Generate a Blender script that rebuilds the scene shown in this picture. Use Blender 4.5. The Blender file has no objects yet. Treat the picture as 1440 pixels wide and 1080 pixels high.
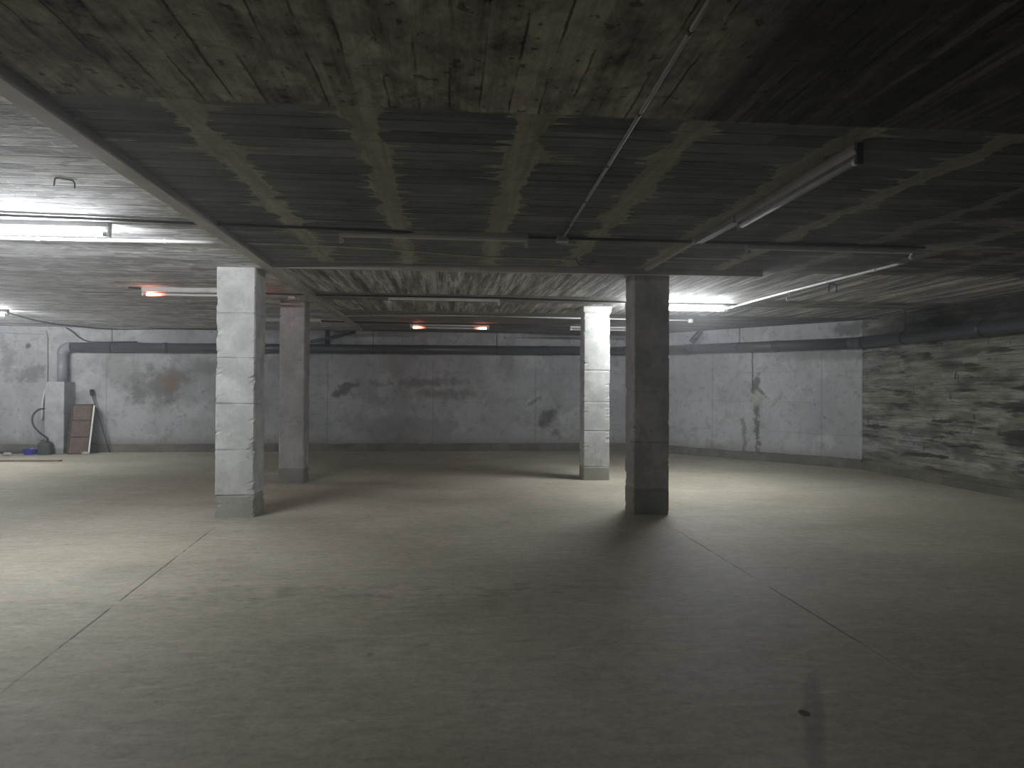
import bpy, bmesh, math, random
from mathutils import Vector, Matrix, noise as mnoise

# ---------------------------------------------------------------- camera, world, exposure
SC = bpy.context.scene
COL = SC.collection
EYE = 1.45
CEIL = 2.82
cam_d = bpy.data.cameras.new('camera')
cam_d.sensor_fit = 'HORIZONTAL'
cam_d.sensor_width = 36.0
cam_d.lens = 25.0
cam_d.clip_start = 0.05
cam = bpy.data.objects.new('camera', cam_d)
COL.objects.link(cam)
_th, _ph, _ro = math.atan(0.09), 0.009, 0.006
_f = Vector((math.sin(_th) * math.cos(_ph), math.cos(_th) * math.cos(_ph), math.sin(_ph)))
_r = Vector((math.cos(_th), -math.sin(_th), 0))
_u = _r.cross(_f)
_R = _r * math.cos(_ro) + _u * math.sin(_ro)
_U = -_r * math.sin(_ro) + _u * math.cos(_ro)
cam.matrix_world = Matrix(((_R.x, _U.x, -_f.x, 0), (_R.y, _U.y, -_f.y, 0), (_R.z, _U.z, -_f.z, EYE), (0, 0, 0, 1)))
SC.camera = cam
SC.view_settings.view_transform = 'Standard'
SC.view_settings.look = 'None'
SC.view_settings.gamma = 1.0
SC.view_settings.use_curve_mapping = False
SC.view_settings.exposure = 0.60
world = bpy.data.worlds.new('world')
SC.world = world
world.use_nodes = True
world.node_tree.nodes['Background'].inputs[0].default_value = (0, 0, 0, 1)
# thin even haze added to imitate the veil of glare around the lamps
_hv = world.node_tree.nodes.new('ShaderNodeVolumeScatter')
_hv.inputs['Color'].default_value = (0.93, 0.96, 1.0, 1)
_hv.inputs['Density'].default_value = 0.008
_hv.inputs['Anisotropy'].default_value = 0.6
world.node_tree.links.new(_hv.outputs[0], world.node_tree.nodes['World Output'].inputs['Volume'])
SC.cycles.max_bounces = 10
SC.cycles.diffuse_bounces = 3
SC.cycles.use_adaptive_sampling = True
SC.cycles.adaptive_threshold = 0.03
SC.cycles.volume_bounces = 0
SC.cycles.sample_clamp_indirect = 4.0
SC.cycles.use_denoising = True
LAMP_POWER = 360.0        # radiance of a burning tube
WEAK_POWER = 238.0        # the left tube, set dimmer to soften its pool of light
random.seed(7)

# ---------------------------------------------------------------- node helpers
class V:
    """a float or vector socket with arithmetic"""
    def __init__(s, t, sock): s.t, s.s = t, sock
    def _m(s, op, *a, clamp=False):
        n = s.t.nodes.new('ShaderNodeMath'); n.operation = op; n.use_clamp = clamp
        for i, v in enumerate((s,) + a):
            if isinstance(v, V): s.t.links.new(v.s, n.inputs[i])
            else: n.inputs[i].default_value = v
        return V(s.t, n.outputs[0])
    def __add__(s, o): return s._m('ADD', o)
    __radd__ = __add__
    def __sub__(s, o): return s._m('SUBTRACT', o)
    def __rsub__(s, o): return (s * -1) + o
    def __mul__(s, o): return s._m('MULTIPLY', o)
    __rmul__ = __mul__
    def __truediv__(s, o): return s._m('DIVIDE', o)
    def abs(s): return s._m('ABSOLUTE')
    def floor(s): return s._m('FLOOR')
    def fract(s): return s._m('FRACT')
    def pow(s, p): return s._m('POWER', p)
    def min(s, o): return s._m('MINIMUM', o)
    def max(s, o): return s._m('MAXIMUM', o)
    def sqrt(s): return s._m('SQRT')
    def clamp(s): return s._m('ADD', 0.0, clamp=True)
    def gt(s, o): return s._m('GREATER_THAN', o)
    def step(s, a, b):
        n = s.t.nodes.new('ShaderNodeMapRange'); n.interpolation_type = 'SMOOTHSTEP'
        s.t.links.new(s.s, n.inputs[0])
        if a <= b:
            n.inputs[1].default_value = a; n.inputs[2].default_value = b
            n.inputs[3].default_value = 0; n.inputs[4].default_value = 1
        else:
            n.inputs[1].default_value = b; n.inputs[2].default_value = a
            n.inputs[3].default_value = 1; n.inputs[4].default_value = 0
        return V(s.t, n.outputs[0])


class Mat:
    def __init__(s, name):
        s.m = bpy.data.materials.new(name); s.m.use_nodes = True
        s.t = s.m.node_tree
        s.b = s.t.nodes['Principled BSDF']
        g = s.t.nodes.new('ShaderNodeNewGeometry')
        q = s.t.nodes.new('ShaderNodeSeparateXYZ')
        s.t.links.new(g.outputs['Position'], q.inputs[0])
        s.x, s.y, s.z = (V(s.t, q.outputs[i]) for i in range(3))
    def vec(s, x, y, z):
        n = s.t.nodes.new('ShaderNodeCombineXYZ')
        for i, v in enumerate((x, y, z)):
            if isinstance(v, V): s.t.links.new(v.s, n.inputs[i])
            else: n.inputs[i].default_value = v
        return n.outputs[0]
    def noise(s, x=None, y=None, z=None, scale=1.0, detail=4, rough=0.55, dist=0.0):
        n = s.t.nodes.new('ShaderNodeTexNoise')
        s.t.links.new(s.vec(s.x if x is None else x, s.y if y is None else y, s.z if z is None else z), n.inputs['Vector'])
        n.inputs['Scale'].default_value = scale; n.inputs['Detail'].default_value = detail
        n.inputs['Roughness'].default_value = rough; n.inputs['Distortion'].default_value = dist
        return V(s.t, n.outputs['Fac'])
    def rnd(s, x, y=0.0):
        n = s.t.nodes.new('ShaderNodeTexWhiteNoise'); n.noise_dimensions = '2D'
        s.t.links.new(s.vec(x, y, 0), n.inputs['Vector'])
        return V(s.t, n.outputs['Value'])
    def mix(s, f, a, b):
        n = s.t.nodes.new('ShaderNodeMix'); n.data_type = 'RGBA'
        if isinstance(f, V): s.t.links.new(f.s, n.inputs['Factor'])
        else: n.inputs['Factor'].default_value = f
        for k, v in ((6, a), (7, b)):
            if isinstance(v, tuple): n.inputs[k].default_value = v + (1,)
            else: s.t.links.new(v, n.inputs[k])
        return n.outputs[2]
    def scale(s, c, f):
        n = s.t.nodes.new('ShaderNodeVectorMath'); n.operation = 'SCALE'
        s.t.links.new(c, n.inputs[0])
        s.t.links.new(f.s, n.inputs['Scale'])
        return n.outputs[0]
    def blob(s, u, v, cu, cv, ru, rv, rot=0.0, rag=0.5, edge=0.35, nz=None):
        """a ragged stain: 1 inside, 0 outside"""
        du, dv = u - cu, v - cv
        c, sn = math.cos(rot), math.sin(rot)
        a = (du * c + dv * sn) / ru
        b = (dv * c - du * sn) / rv
        r = (a * a + b * b).sqrt()
        if nz is not None: r = r + (nz - 0.5) * (rag * 4)
        return r.step(1 + edge, 1 - edge)
    def out(s, color, rough=0.9, height=None, bump=0.3, dist=0.01, spec=0.25):
        if isinstance(color, tuple): s.b.inputs['Base Color'].default_value = color + (1,)
        else: s.t.links.new(color, s.b.inputs['Base Color'])
        if isinstance(rough, V): s.t.links.new(rough.s, s.b.inputs['Roughness'])
        else: s.b.inputs['Roughness'].default_value = rough
        s.b.inputs['Specular IOR Level'].default_value = spec
        if height is not None:
            n = s.t.nodes.new('ShaderNodeBump'); n.inputs['Strength'].default_value = bump
            n.inputs['Distance'].default_value = dist
            s.t.links.new(height.s, n.inputs['Height'])
            s.t.links.new(n.outputs[0], s.b.inputs['Normal'])
        return s.m


def simple(name, col, rough=0.6, metal=0.0, var=0.25, scale=9.0, spec=0.3, dirt=None):
    m = Mat(name)
    n = m.noise(scale=scale, detail=5)
    c = m.scale(m.mix(0.0, col, col), (n - 0.5) * (var * 4) + 1.0)
    if dirt is not None:
        c = m.mix(m.noise(scale=scale * 0.45, detail=6, rough=0.7).step(0.5, 0.7) * 0.7, c, dirt)
    m.b.inputs['Metallic'].default_value = metal
    return m.out(c, rough, m.noise(scale=scale * 8), 0.08, 0.004, spec)


# ---------------------------------------------------------------- ceiling material
def mat_ceiling():
    m = Mat('board_marked_concrete_ceiling')
    x, y = m.x, m.y
    fine = m.noise(scale=26, detail=5, rough=0.7)
    mid = m.noise(scale=3.2, detail=5, rough=0.62)
    big = m.noise(scale=0.8, detail=3)
    wob = (mid - 0.5) * 0.05
    # strips whose boards run along the depth: in front of 3.47 m and over the pillar rows
    ynz = y + (mid - 0.5) * 0.10
    zA = ynz.step(3.50, 3.47)
    zC = ynz.step(7.84, 7.88) * ynz.step(10.25, 10.15)
    zE = ynz.step(11.0, 11.1) * ynz.step(12.5, 12.4)
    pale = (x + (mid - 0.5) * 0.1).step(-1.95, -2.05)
    along = (zA + (zC + zE) * (1 - pale)).clamp()
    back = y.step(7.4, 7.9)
    # boards along the depth
    bx = (x + wob * 0.8) / 0.145
    rA = m.rnd(bx.floor(), ((y + bx.floor() * 0.63) / 1.9).floor())
    lineA = ((bx.fract() - 0.5).abs()).step(0.44, 0.49) * m.noise(x=x * 3, y=y * 0.8, scale=2.5, detail=3).step(0.42, 0.6)
    stA = m.noise(x=x * 9, y=y * 0.42, scale=1.6, detail=6, rough=0.68)
    blot = m.noise(x=x * 1.6, y=y * 1.0, scale=5.2, detail=6, rough=0.72, dist=0.6)
    pit = m.noise(x=x, y=y * 0.8, scale=15, detail=2).step(0.64, 0.71)
    toneA = (rA - 0.5) * 0.55 + (stA - 0.5) * 2.4 + (blot - 0.5) * (2.9 - 2.3 * back) + 1.0
    colA = m.mix(mid.step(0.42, 0.62), (0.305, 0.287, 0.222), (0.205, 0.197, 0.168))
    colA = m.mix(stA.step(0.56, 0.66) * mid.step(0.5, 0.6) * 0.35, colA, (0.22, 0.12, 0.08))
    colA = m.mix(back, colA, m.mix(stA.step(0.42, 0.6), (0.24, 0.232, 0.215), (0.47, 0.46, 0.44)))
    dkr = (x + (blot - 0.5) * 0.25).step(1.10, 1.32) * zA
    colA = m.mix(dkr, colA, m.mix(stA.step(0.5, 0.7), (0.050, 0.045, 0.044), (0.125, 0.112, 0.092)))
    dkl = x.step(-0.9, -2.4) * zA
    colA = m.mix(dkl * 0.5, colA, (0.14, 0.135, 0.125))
    colA = m.scale(colA, (toneA * (1 - 0.75 * lineA) * (1 - 0.6 * pit)).max(0.10))
    # boards across
    by = (y + wob * 0.9) / 0.158
    rB = m.rnd(by.floor(), (x * 0.28 + by.floor() * 0.37).floor())
    lnz = m.noise(x=x * 0.55, y=by.floor() * 1.7, scale=2.2, detail=4)
    lineB = ((by.fract() - 0.5).abs()).step(0.42, 0.49) * lnz.step(0.38, 0.56)
    stB = m.noise(x=x * 0.7, y=y * 11, scale=1.5, detail=5, rough=0.65)
    toneB = (rB - 0.5) * 0.5 + (stB - 0.5) * 1.5 + (mid - 0.5) * 0.9 + 1.0
    colB = m.mix(big.step(0.35, 0.65), (0.108, 0.113, 0.110), (0.152, 0.152, 0.143))
    lime = m.noise(x=x * 0.5, y=y * 14, scale=1.2, detail=3).step(0.66, 0.72)
    colB = m.mix(lime * 0.55, colB, (0.28, 0.265, 0.22))
    # left bays painted paler for the lamp's glare, with flaking patches; far back paler
    flake = m.noise(x=x * 0.8, y=y * 1.7, scale=3.4, detail=5, rough=0.6, dist=0.8)
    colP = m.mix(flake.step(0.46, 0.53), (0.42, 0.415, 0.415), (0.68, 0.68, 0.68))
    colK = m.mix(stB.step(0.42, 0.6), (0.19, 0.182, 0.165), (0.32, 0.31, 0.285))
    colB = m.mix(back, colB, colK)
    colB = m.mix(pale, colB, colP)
    # right-hand side: brownish with pale lime streaks
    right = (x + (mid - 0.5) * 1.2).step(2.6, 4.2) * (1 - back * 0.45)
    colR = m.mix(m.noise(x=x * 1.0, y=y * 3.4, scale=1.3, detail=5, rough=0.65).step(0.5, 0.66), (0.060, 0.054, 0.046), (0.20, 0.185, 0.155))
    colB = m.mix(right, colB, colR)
    colB = m.scale(colB, (toneB * (1 - 0.75 * lineB)).max(0.08))
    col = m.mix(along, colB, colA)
    # mortar ribs that ran out between the forms: strips along the depth with spiky edges
    rx = (x + 0.43) / 0.86
    cell = (rx + 0.5).floor()
    d0 = (rx - cell) * 0.86
    sideidx = d0.gt(0.0) * 7.0
    spike = m.noise(x=cell * 3.1 + sideidx, y=y, z=0.0, scale=13.0, detail=2, rough=0.6)
    gate = m.noise(x=cell * 1.7 + sideidx + 20, y=y, z=0.0, scale=3.0, detail=2)
    w = (spike - 0.52).max(0.0) * (gate - 0.32).max(0.0) * 4.2 + (gate - 0.5) * 0.26 + 0.082
    wander = (m.noise(x=cell * 5.0, y=y, z=2.0, scale=0.9, detail=2) - 0.5) * 0.10
    rib = ((d0 + wander).abs() - w - (fine - 0.5) * 0.02).step(0.010, -0.006)
    ribfade = (y.step(14.5, 9.5)) * (1 - zA) * (1 - zC * 0.75)
    ribcol = m.mix(stA.step(0.4, 0.62), (0.252, 0.243, 0.183), (0.352, 0.342, 0.265))
    ribcol = m.scale(ribcol, (fine - 0.5) * 0.9 + (mid - 0.5) * 0.9 + 1.0)
    keep = (1 - pale * 0.8) * (1 - right * 0.6)
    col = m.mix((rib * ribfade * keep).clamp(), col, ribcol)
    # reddish brick showing beside the left pillars
    brick = m.blob(x, y, -2.42, 9.9, 0.20, 0.55, 0, 0.5, 0.5, blot)
    col = m.mix(brick * 0.6, col, (0.26, 0.13, 0.10))
    rust = m.blob(x, y, 5.0, 6.45, 0.3, 0.07, -0.2, 0.6, 0.4, blot)
    col = m.mix(rust * 0.5, col, (0.16, 0.08, 0.05))
    h = (fine - 0.5) * 0.4 + (stA * along + stB * (1 - along)) * 0.7 + rib * 0.5 - (lineA * along + lineB * (1 - along)) * 1.0 \
        + (rA * along + rB * (1 - along)) * 0.8 - pit * along * 0.5
    return m.out(col, 0.85, h, 0.6, 0.014, 0.2)


# ---------------------------------------------------------------- floor material
def mat_floor():
    m = Mat('dusty_concrete_floor')
    x, y = m.x, m.y
    big = m.noise(scale=0.45, detail=4, rough=0.6)
    drag = m.noise(x=x * 0.55, y=y * 1.5, scale=1.1, detail=6, rough=0.62, dist=0.5)
    fine = m.noise(scale=32, detail=5, rough=0.7)
    sc = m.noise(x=x * 0.4, y=y * 2.2, scale=4.5, detail=4, rough=0.7)
    col = m.mix(big.step(0.36, 0.66), (0.362, 0.325, 0.243), (0.462, 0.425, 0.340))
    col = m.mix(drag.step(0.47, 0.68) * 0.42, col, (0.262, 0.238, 0.182))
    col = m.mix(sc.step(0.55, 0.7) * 0.38, col, (0.56, 0.53, 0.455))
    grit = m.noise(x=x * 1.1, y=y * 1.8, scale=7.5, detail=5, rough=0.7)
    spots = m.noise(x=x, y=y * 1.4, scale=5.5, detail=2).step(0.69, 0.75)
    col = m.mix(spots * 0.4, col, (0.11, 0.105, 0.095))
    # worn darker track across the middle
    trk = (y - 5.1 + (big - 0.5) * 1.6).abs().step(0.4, 0.05) * m.noise(x=x, y=y * 2, scale=4, detail=4).step(0.5, 0.64) * x.step(-3.0, -1.5) * x.step(1.6, 0.6)
    col = m.mix(trk * 0.45, col, (0.125, 0.12, 0.11))
    # damp trail on the right in front
    nz = m.noise(scale=6, detail=4)
    damp = m.blob(x, y, 1.64, 3.06, 0.045, 0.50, -0.47, 0.30, 0.4, nz)
    col = m.mix(damp * 0.45, col, (0.12, 0.112, 0.09))
    hole = m.blob(x, y, 1.615, 3.09, 0.022, 0.03, 0, 0.15, 0.3, nz)
    col = m.mix(hole * 0.95, col, (0.015, 0.014, 0.012))
    rustl = m.blob(x, y, -4.6, 7.3, 0.9, 0.5, 0, 0.4, 0.8, nz)
    col = m.mix(rustl * 0.25, col, (0.34, 0.24, 0.17))
    # settlement joints running to the two front pillars
    wj = (m.noise(x=0.0, scale=5, detail=3) - 0.5) * 0.016
    jl = ((x + 2.12 + (y - 3.84) * 0.078 + wj).abs()).step(0.010, 0.004) * y.step(3.2, 4.4) * y.step(7.9, 7.2) * m.noise(x=1.0, scale=2.6, detail=2).step(0.30, 0.5)
    jr = ((x - 2.39 + wj).abs()).step(0.011, 0.004) * y.step(3.2, 4.2) * y.step(7.8, 6.6)
    jw = ((x - 2.39 + wj).abs()).step(0.06, 0.01)
    col = m.mix(jw * 0.22 * y.step(7.8, 6.6), col, (0.40, 0.37, 0.31))
    joint = (jl + jr * m.noise(x=2.0, scale=2.2, detail=3).step(0.34, 0.52)).clamp()
    col = m.mix(joint * 0.8, col, (0.05, 0.047, 0.04))
    col = m.scale(col, (fine - 0.5) * 0.7 + (grit - 0.5) * 0.9 + 1.0)
    h = (fine - 0.5) * 0.4 + drag * 0.5 + sc * 0.3 - joint * 1.2 - hole * 2
    return m.out(col, (drag * -0.25 + 0.80).clamp(), h, 0.25, 0.008, 0.3)


# ---------------------------------------------------------------- wall materials
def wall_base(m, u):
    big = m.noise(scale=0.7, detail=4, rough=0.6)
    cloud = m.noise(scale=2.2, detail=6, rough=0.62, dist=0.4)
    fine = m.noise(scale=30, detail=4, rough=0.65)
    col = m.mix(big.step(0.32, 0.68), (0.32, 0.33, 0.335), (0.43, 0.44, 0.445))
    col = m.mix(cloud.step(0.50, 0.66) * 0.62, col, (0.27, 0.265, 0.245))
    col = m.mix(m.noise(x=m.x + 5, scale=1.6, detail=5).step(0.56, 0.66) * 0.5, col, (0.52, 0.53, 0.53))
    mot = m.noise(scale=6.5, detail=6, rough=0.7, dist=0.5)
    col = m.mix(mot.step(0.52, 0.64) * 0.55, col, (0.22, 0.22, 0.21))
    runs = m.noise(x=u * 7, y=0.0, z=m.z * 0.45, scale=1.5, detail=4).step(0.56, 0.74) * m.z.step(0.6, 2.4)
    col = m.mix(runs * 0.35, col, (0.20, 0.195, 0.18))
    zz = (m.z + (m.noise(z=m.z * 0.1, scale=1.2, detail=2) - 0.5) * 0.04)
    pour = ((zz / 0.62).fract() - 0.5).abs().step(0.47, 0.495) * m.noise(scale=1.5, detail=2).step(0.42, 0.6)
    vert = (((u + 0.35) / 2.45).fract() - 0.5).abs().step(0.488, 0.499) * m.z.step(2.2, 2.1)
    col = m.mix((pour * 0.30 + vert * 0.35).clamp(), col, (0.17, 0.17, 0.165))
    specks = m.noise(x=m.x, scale=4.6, detail=3, dist=0.3).step(0.70, 0.75)
    col = m.mix(specks * 0.6, col, (0.12, 0.115, 0.105))
    foot = (m.z + (cloud - 0.5) * 0.35).step(0.42, 0.12)
    col = m.mix(foot * 0.65, col, (0.20, 0.185, 0.15))
    h = (fine - 0.5) * 0.4 + cloud * 0.8 - pour * 0.5 - vert * 0.8
    return col, h, fine, cloud


def mat_back_wall():
    m = Mat('stained_back_wall')
    col, h, fine, cloud = wall_base(m, m.x)
    nz = m.noise(scale=2.6, detail=5, rough=0.65)
    nz2 = m.noise(scale=6, detail=4, rough=0.6)
    for (cx, cz, rx, rz, rot, k, c, n_) in (
            (-6.55, 1.50, 0.60, 0.34, 0.15, 0.75, (0.13, 0.125, 0.11), nz),
            (-6.30, 1.62, 0.18, 0.22, 0.2, 0.45, (0.24, 0.13, 0.09), nz2),
            (-5.45, 1.95, 0.42, 0.16, 0.1, 0.5, (0.15, 0.145, 0.13), nz),
            (-7.45, 1.95, 0.45, 0.5, 0.4, 0.45, (0.19, 0.19, 0.165), nz),
            (-9.3, 1.75, 0.30, 0.16, 0.3, 0.7, (0.12, 0.12, 0.115), nz2),
            (-9.8, 2.05, 0.14, 0.35, 0.0, 0.55, (0.16, 0.16, 0.16), nz2),
            (-9.38, 2.37, 0.055, 0.05, 0.0, 0.9, (0.05, 0.05, 0.055), nz2),
            (-2.40, 1.47, 0.27, 0.10, 0.45, 0.8, (0.10, 0.095, 0.085), nz2),
            (2.42, 0.82, 0.30, 0.13, 0.75, 0.8, (0.09, 0.085, 0.075), nz2),
            (2.62, 0.42, 0.10, 0.10, 0.0, 0.6, (0.13, 0.10, 0.075), nz2),
            (2.05, 1.18, 0.16, 0.05, 0.5, 0.65, (0.12, 0.115, 0.10), nz2),
            (-0.6, 1.62, 0.95, 0.09, 0.03, 0.6, (0.12, 0.115, 0.105), nz2),
            (0.0, 1.35, 0.70, 0.10, 0.0, 0.55, (0.13, 0.125, 0.11), nz2),
            (1.4, 2.0, 0.25, 0.30, 0.3, 0.45, (0.15, 0.145, 0.13), nz),
            (-1.0, 0.55, 1.3, 0.25, 0.0, 0.35, (0.17, 0.165, 0.15), nz)):
        col = m.mix(m.blob(m.x, m.z, cx, cz, rx, rz, rot, 0.85, 0.55, n_) * k, col, c)
    col = m.scale(col, (fine - 0.5) * 0.3 + 1.0)
    return m.out(col, 0.9, h, 0.35, 0.01)


def mat_angled_wall():
    m = Mat('cracked_pale_wall')
    u = (m.x - 4.6) * 1.662           # metres along this wall
    col, h, fine, cloud = wall_base(m, u)
    nz = m.noise(scale=5, detail=5, rough=0.65)
    nz2 = m.noise(scale=11, detail=4, rough=0.6)
    zig = (m.noise(x=0.0, y=0.0, z=m.z, scale=4, detail=4) - 0.5) * 0.26
    for (cx, cz, rx, rz, rot, k, c, n_) in (
            (3.13, 1.58, 0.085, 0.24, -0.25, 0.85, (0.09, 0.085, 0.075), nz2),
            (3.26, 1.46, 0.16, 0.035, -0.7, 0.85, (0.08, 0.075, 0.07), nz2),
            (3.18, 1.32, 0.12, 0.2, 0.0, 0.35, (0.30, 0.27, 0.18), nz2),
            (1.70, 2.62, 0.24, 0.09, 0.95, 0.5, (0.14, 0.135, 0.13), nz),
            (2.15, 0.16, 0.22, 0.13, 0.2, 0.6, (0.15, 0.14, 0.11), nz),
            (4.6, 2.18, 1.0, 0.10, 0.0, 0.5, (0.14, 0.135, 0.125), nz),
            (5.1, 2.68, 0.3, 0.14, 0.0, 0.7, (0.09, 0.088, 0.08), nz)):
        col = m.mix(m.blob(u, m.z, cx, cz, rx, rz, rot, 0.75, 0.5, n_) * k, col, c)
    col = m.scale(col, cloud * 0.3 + 1.05)
    # two weeping cracks with rusty lime runs
    for (cu, z0, z1, w, k) in ((3.18, 0.05, 1.22, 0.075, 0.85), (2.87, 0.05, 0.95, 0.07, 0.6)  ):
        s = ((u - cu + zig).abs() - (nz2 - 0.5) * 0.24 - (nz - 0.5) * 0.12).step(w, w * 0.25) * m.z.step(z1, z1 - 0.12) * m.z.step(z0 - 0.1, z0 + 0.05)
        col = m.mix(s * k, col, (0.115, 0.105, 0.08))
    hair = (u - 3.07 + zig * 0.25).abs().step(0.022, 0.008) * m.z.step(1.42, 1.5) * m.z.step(2.32, 2.28)
    col = m.mix(hair * 0.85, col, (0.07, 0.068, 0.06))
    col = m.scale(col, (fine - 0.5) * 0.3 + 1.0)
    return m.out(col, 0.9, h, 0.35, 0.01)


def mat_right_wall():
    m = Mat('damp_board_marked_wall')
    y, z = m.y, m.z
    fine = m.noise(scale=28, detail=4, rough=0.65)
    zb = (z + (m.noise(y=y * 0.7, scale=1.5, detail=2) - 0.5) * 0.04) / 0.105
    r = m.rnd(zb.floor(), (y * 0.55 + zb.floor() * 0.31).floor())
    line = (zb.fract() - 0.5).abs().step(0.42, 0.49) * m.noise(y=y * 0.8, z=zb.floor() * 0.9, scale=2, detail=3).step(0.4, 0.58)
    st = m.noise(y=y * 0.9, z=z * 5.5, scale=1.5, detail=6, rough=0.68)
    patch = m.noise(y=y * 0.8, z=z * 2.4, scale=1.9, detail=4, rough=0.6)
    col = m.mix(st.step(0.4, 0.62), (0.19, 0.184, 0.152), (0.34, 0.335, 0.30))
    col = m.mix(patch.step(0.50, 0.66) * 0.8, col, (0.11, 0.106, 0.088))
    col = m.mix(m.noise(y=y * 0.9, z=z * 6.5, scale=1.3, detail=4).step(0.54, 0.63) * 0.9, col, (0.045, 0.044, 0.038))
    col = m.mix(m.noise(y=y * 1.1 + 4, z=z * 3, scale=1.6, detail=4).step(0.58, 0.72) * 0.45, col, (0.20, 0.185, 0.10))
    nz = m.noise(y=y, z=z * 1.6, scale=3, detail=4)
    for (cy, cz, ry, rz, k) in ((9.1, 1.27, 0.5, 0.075, 0.9), (8.9, 0.85, 0.35, 0.13, 0.9), (12.4, 0.98, 0.35, 0.06, 0.7), (10.4, 1.9, 0.5, 0.05, 0.7)):
        col = m.mix(m.blob(y, z, cy, cz, ry, rz, 0.0, 0.9, 0.4, st) * k, col, (0.045, 0.044, 0.04))
    ticks = m.noise(y=y * 3.0, z=z * 1.1, scale=2.4, detail=2).step(0.68, 0.74)
    col = m.mix(ticks * 0.8, col, (0.05, 0.05, 0.045))
    # black damp along the top, growing towards the viewer
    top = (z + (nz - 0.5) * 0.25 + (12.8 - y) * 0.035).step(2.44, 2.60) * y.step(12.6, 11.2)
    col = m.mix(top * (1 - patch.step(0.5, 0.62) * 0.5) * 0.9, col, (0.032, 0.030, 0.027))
    foot = (z + (nz - 0.5) * 0.3).step(0.45, 0.1)
    col = m.mix(foot * 0.7, col, (0.125, 0.125, 0.08))
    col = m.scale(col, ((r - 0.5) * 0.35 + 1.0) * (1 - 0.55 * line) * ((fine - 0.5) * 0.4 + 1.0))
    h = st * 0.8 + r * 0.5 - line * 0.9 + (fine - 0.5) * 0.4
    return m.out(col, 0.88, h, 0.6, 0.014)


def mat_plain_wall():
    m = Mat('plain_concrete_wall')
    col, h, fine, cloud = wall_base(m, m.y)
    return m.out(col, 0.9, h, 0.3, 0.01)


def mat_kerb():
    m = Mat('damp_foot_of_wall')
    n = m.noise(scale=2.4, detail=6, rough=0.65)
    col = m.mix(n.step(0.35, 0.65), (0.125, 0.118, 0.098), (0.20, 0.188, 0.155))
    col = m.mix(m.noise(scale=6, detail=4).step(0.58, 0.7) * 0.5, col, (0.10, 0.105, 0.07))
    return m.out(col, 0.92, n, 0.4, 0.012)


def mat_pillar(name, base, joints, dark=0.0):
    m = Mat(name)
    x, y, z = m.x, m.y, m.z
    fine = m.noise(scale=24, detail=5, rough=0.65)
    cl = m.noise(scale=3.6, detail=6, rough=0.6)
    col = m.mix(cl.step(0.36, 0.64), tuple(c * 0.86 for c in base), tuple(c * 1.1 for c in base))
    col = m.mix(m.noise(x=x + 3, scale=3.3, detail=6, rough=0.68, dist=0.4).step(0.50, 0.62) * 0.5, col, tuple(c * 0.68 for c in base))
    pock = m.noise(scale=15, detail=2).step(0.70, 0.75)
    col = m.mix(pock * 0.6, col, tuple(c * 0.35 for c in base))
    zz = z + (m.noise(z=z * 0.1, scale=3.5, detail=2) - 0.5) * 0.035
    jm = None
    for j in joints:
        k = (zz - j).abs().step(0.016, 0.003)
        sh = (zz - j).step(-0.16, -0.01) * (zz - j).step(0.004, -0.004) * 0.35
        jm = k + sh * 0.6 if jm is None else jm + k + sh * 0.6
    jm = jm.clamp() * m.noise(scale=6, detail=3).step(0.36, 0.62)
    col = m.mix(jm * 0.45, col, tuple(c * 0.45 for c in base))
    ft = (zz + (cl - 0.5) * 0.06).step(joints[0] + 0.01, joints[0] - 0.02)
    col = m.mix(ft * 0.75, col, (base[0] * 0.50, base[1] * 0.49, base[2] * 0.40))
    if dark:
        b2 = (m.noise(scale=1.6, detail=4)).step(0.45, 0.6)
        col = m.mix(b2 * dark, col, (0.15, 0.145, 0.13))
    col = m.scale(col, (fine - 0.5) * 0.35 + 1.0)
    return m.out(col, 0.9, cl * 0.6 + fine * 0.3 - jm - pock * 0.6, 0.45, 0.012)


# ---------------------------------------------------------------- mesh helpers
def link(name, bm, mat, parent=None, smooth=False):
    bmesh.ops.recalc_face_normals(bm, faces=bm.faces)
    me = bpy.data.meshes.new(name)
    bm.to_mesh(me); bm.free()
    if smooth:
        for p in me.polygons: p.use_smooth = True
    o = bpy.data.objects.new(name, me)
    if mat: me.materials.append(mat)
    COL.objects.link(o)
    if parent: o.parent = parent
    return o


def tag(o, label, cat, group=None):
    o['label'] = label; o['category'] = cat
    if group: o['group'] = group
    return o


def thing(name, label, cat, loc, group=None, rotz=0.0):
    o = bpy.data.objects.new(name, None)
    COL.objects.link(o)
    o.location = loc; o.rotation_euler = (0, 0, rotz)
    o.empty_display_size = 0.2
    return tag(o, label, cat, group)


def struct(name, bm, mat, smooth=False):
    o = link(name, bm, mat, None, smooth); o['kind'] = 'structure'
    return o


def box(bm, x0, x1, y0, y1, z0, z1, bev=0.0, M=None):
    vs = [Vector((x, y, z)) for x in (x0, x1) for y in (y0, y1) for z in (z0, z1)]
    if M is not None: vs = [M @ v for v in vs]
    v = [bm.verts.new(p) for p in vs]
    fs = [bm.faces.new([v[i] for i in q]) for q in ((0, 1, 3, 2), (4, 6, 7, 5), (0, 4, 5, 1), (2, 3, 7, 6), (0, 2, 6, 4), (1, 5, 7, 3))]
    if bev:
        es = list({e for f in fs for e in f.edges})
        bmesh.ops.bevel(bm, geom=es, offset=bev, segments=2, affect='EDGES', profile=0.5)
    return bm


def nb(*a, **k): return box(bmesh.new(), *a, **k)


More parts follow.
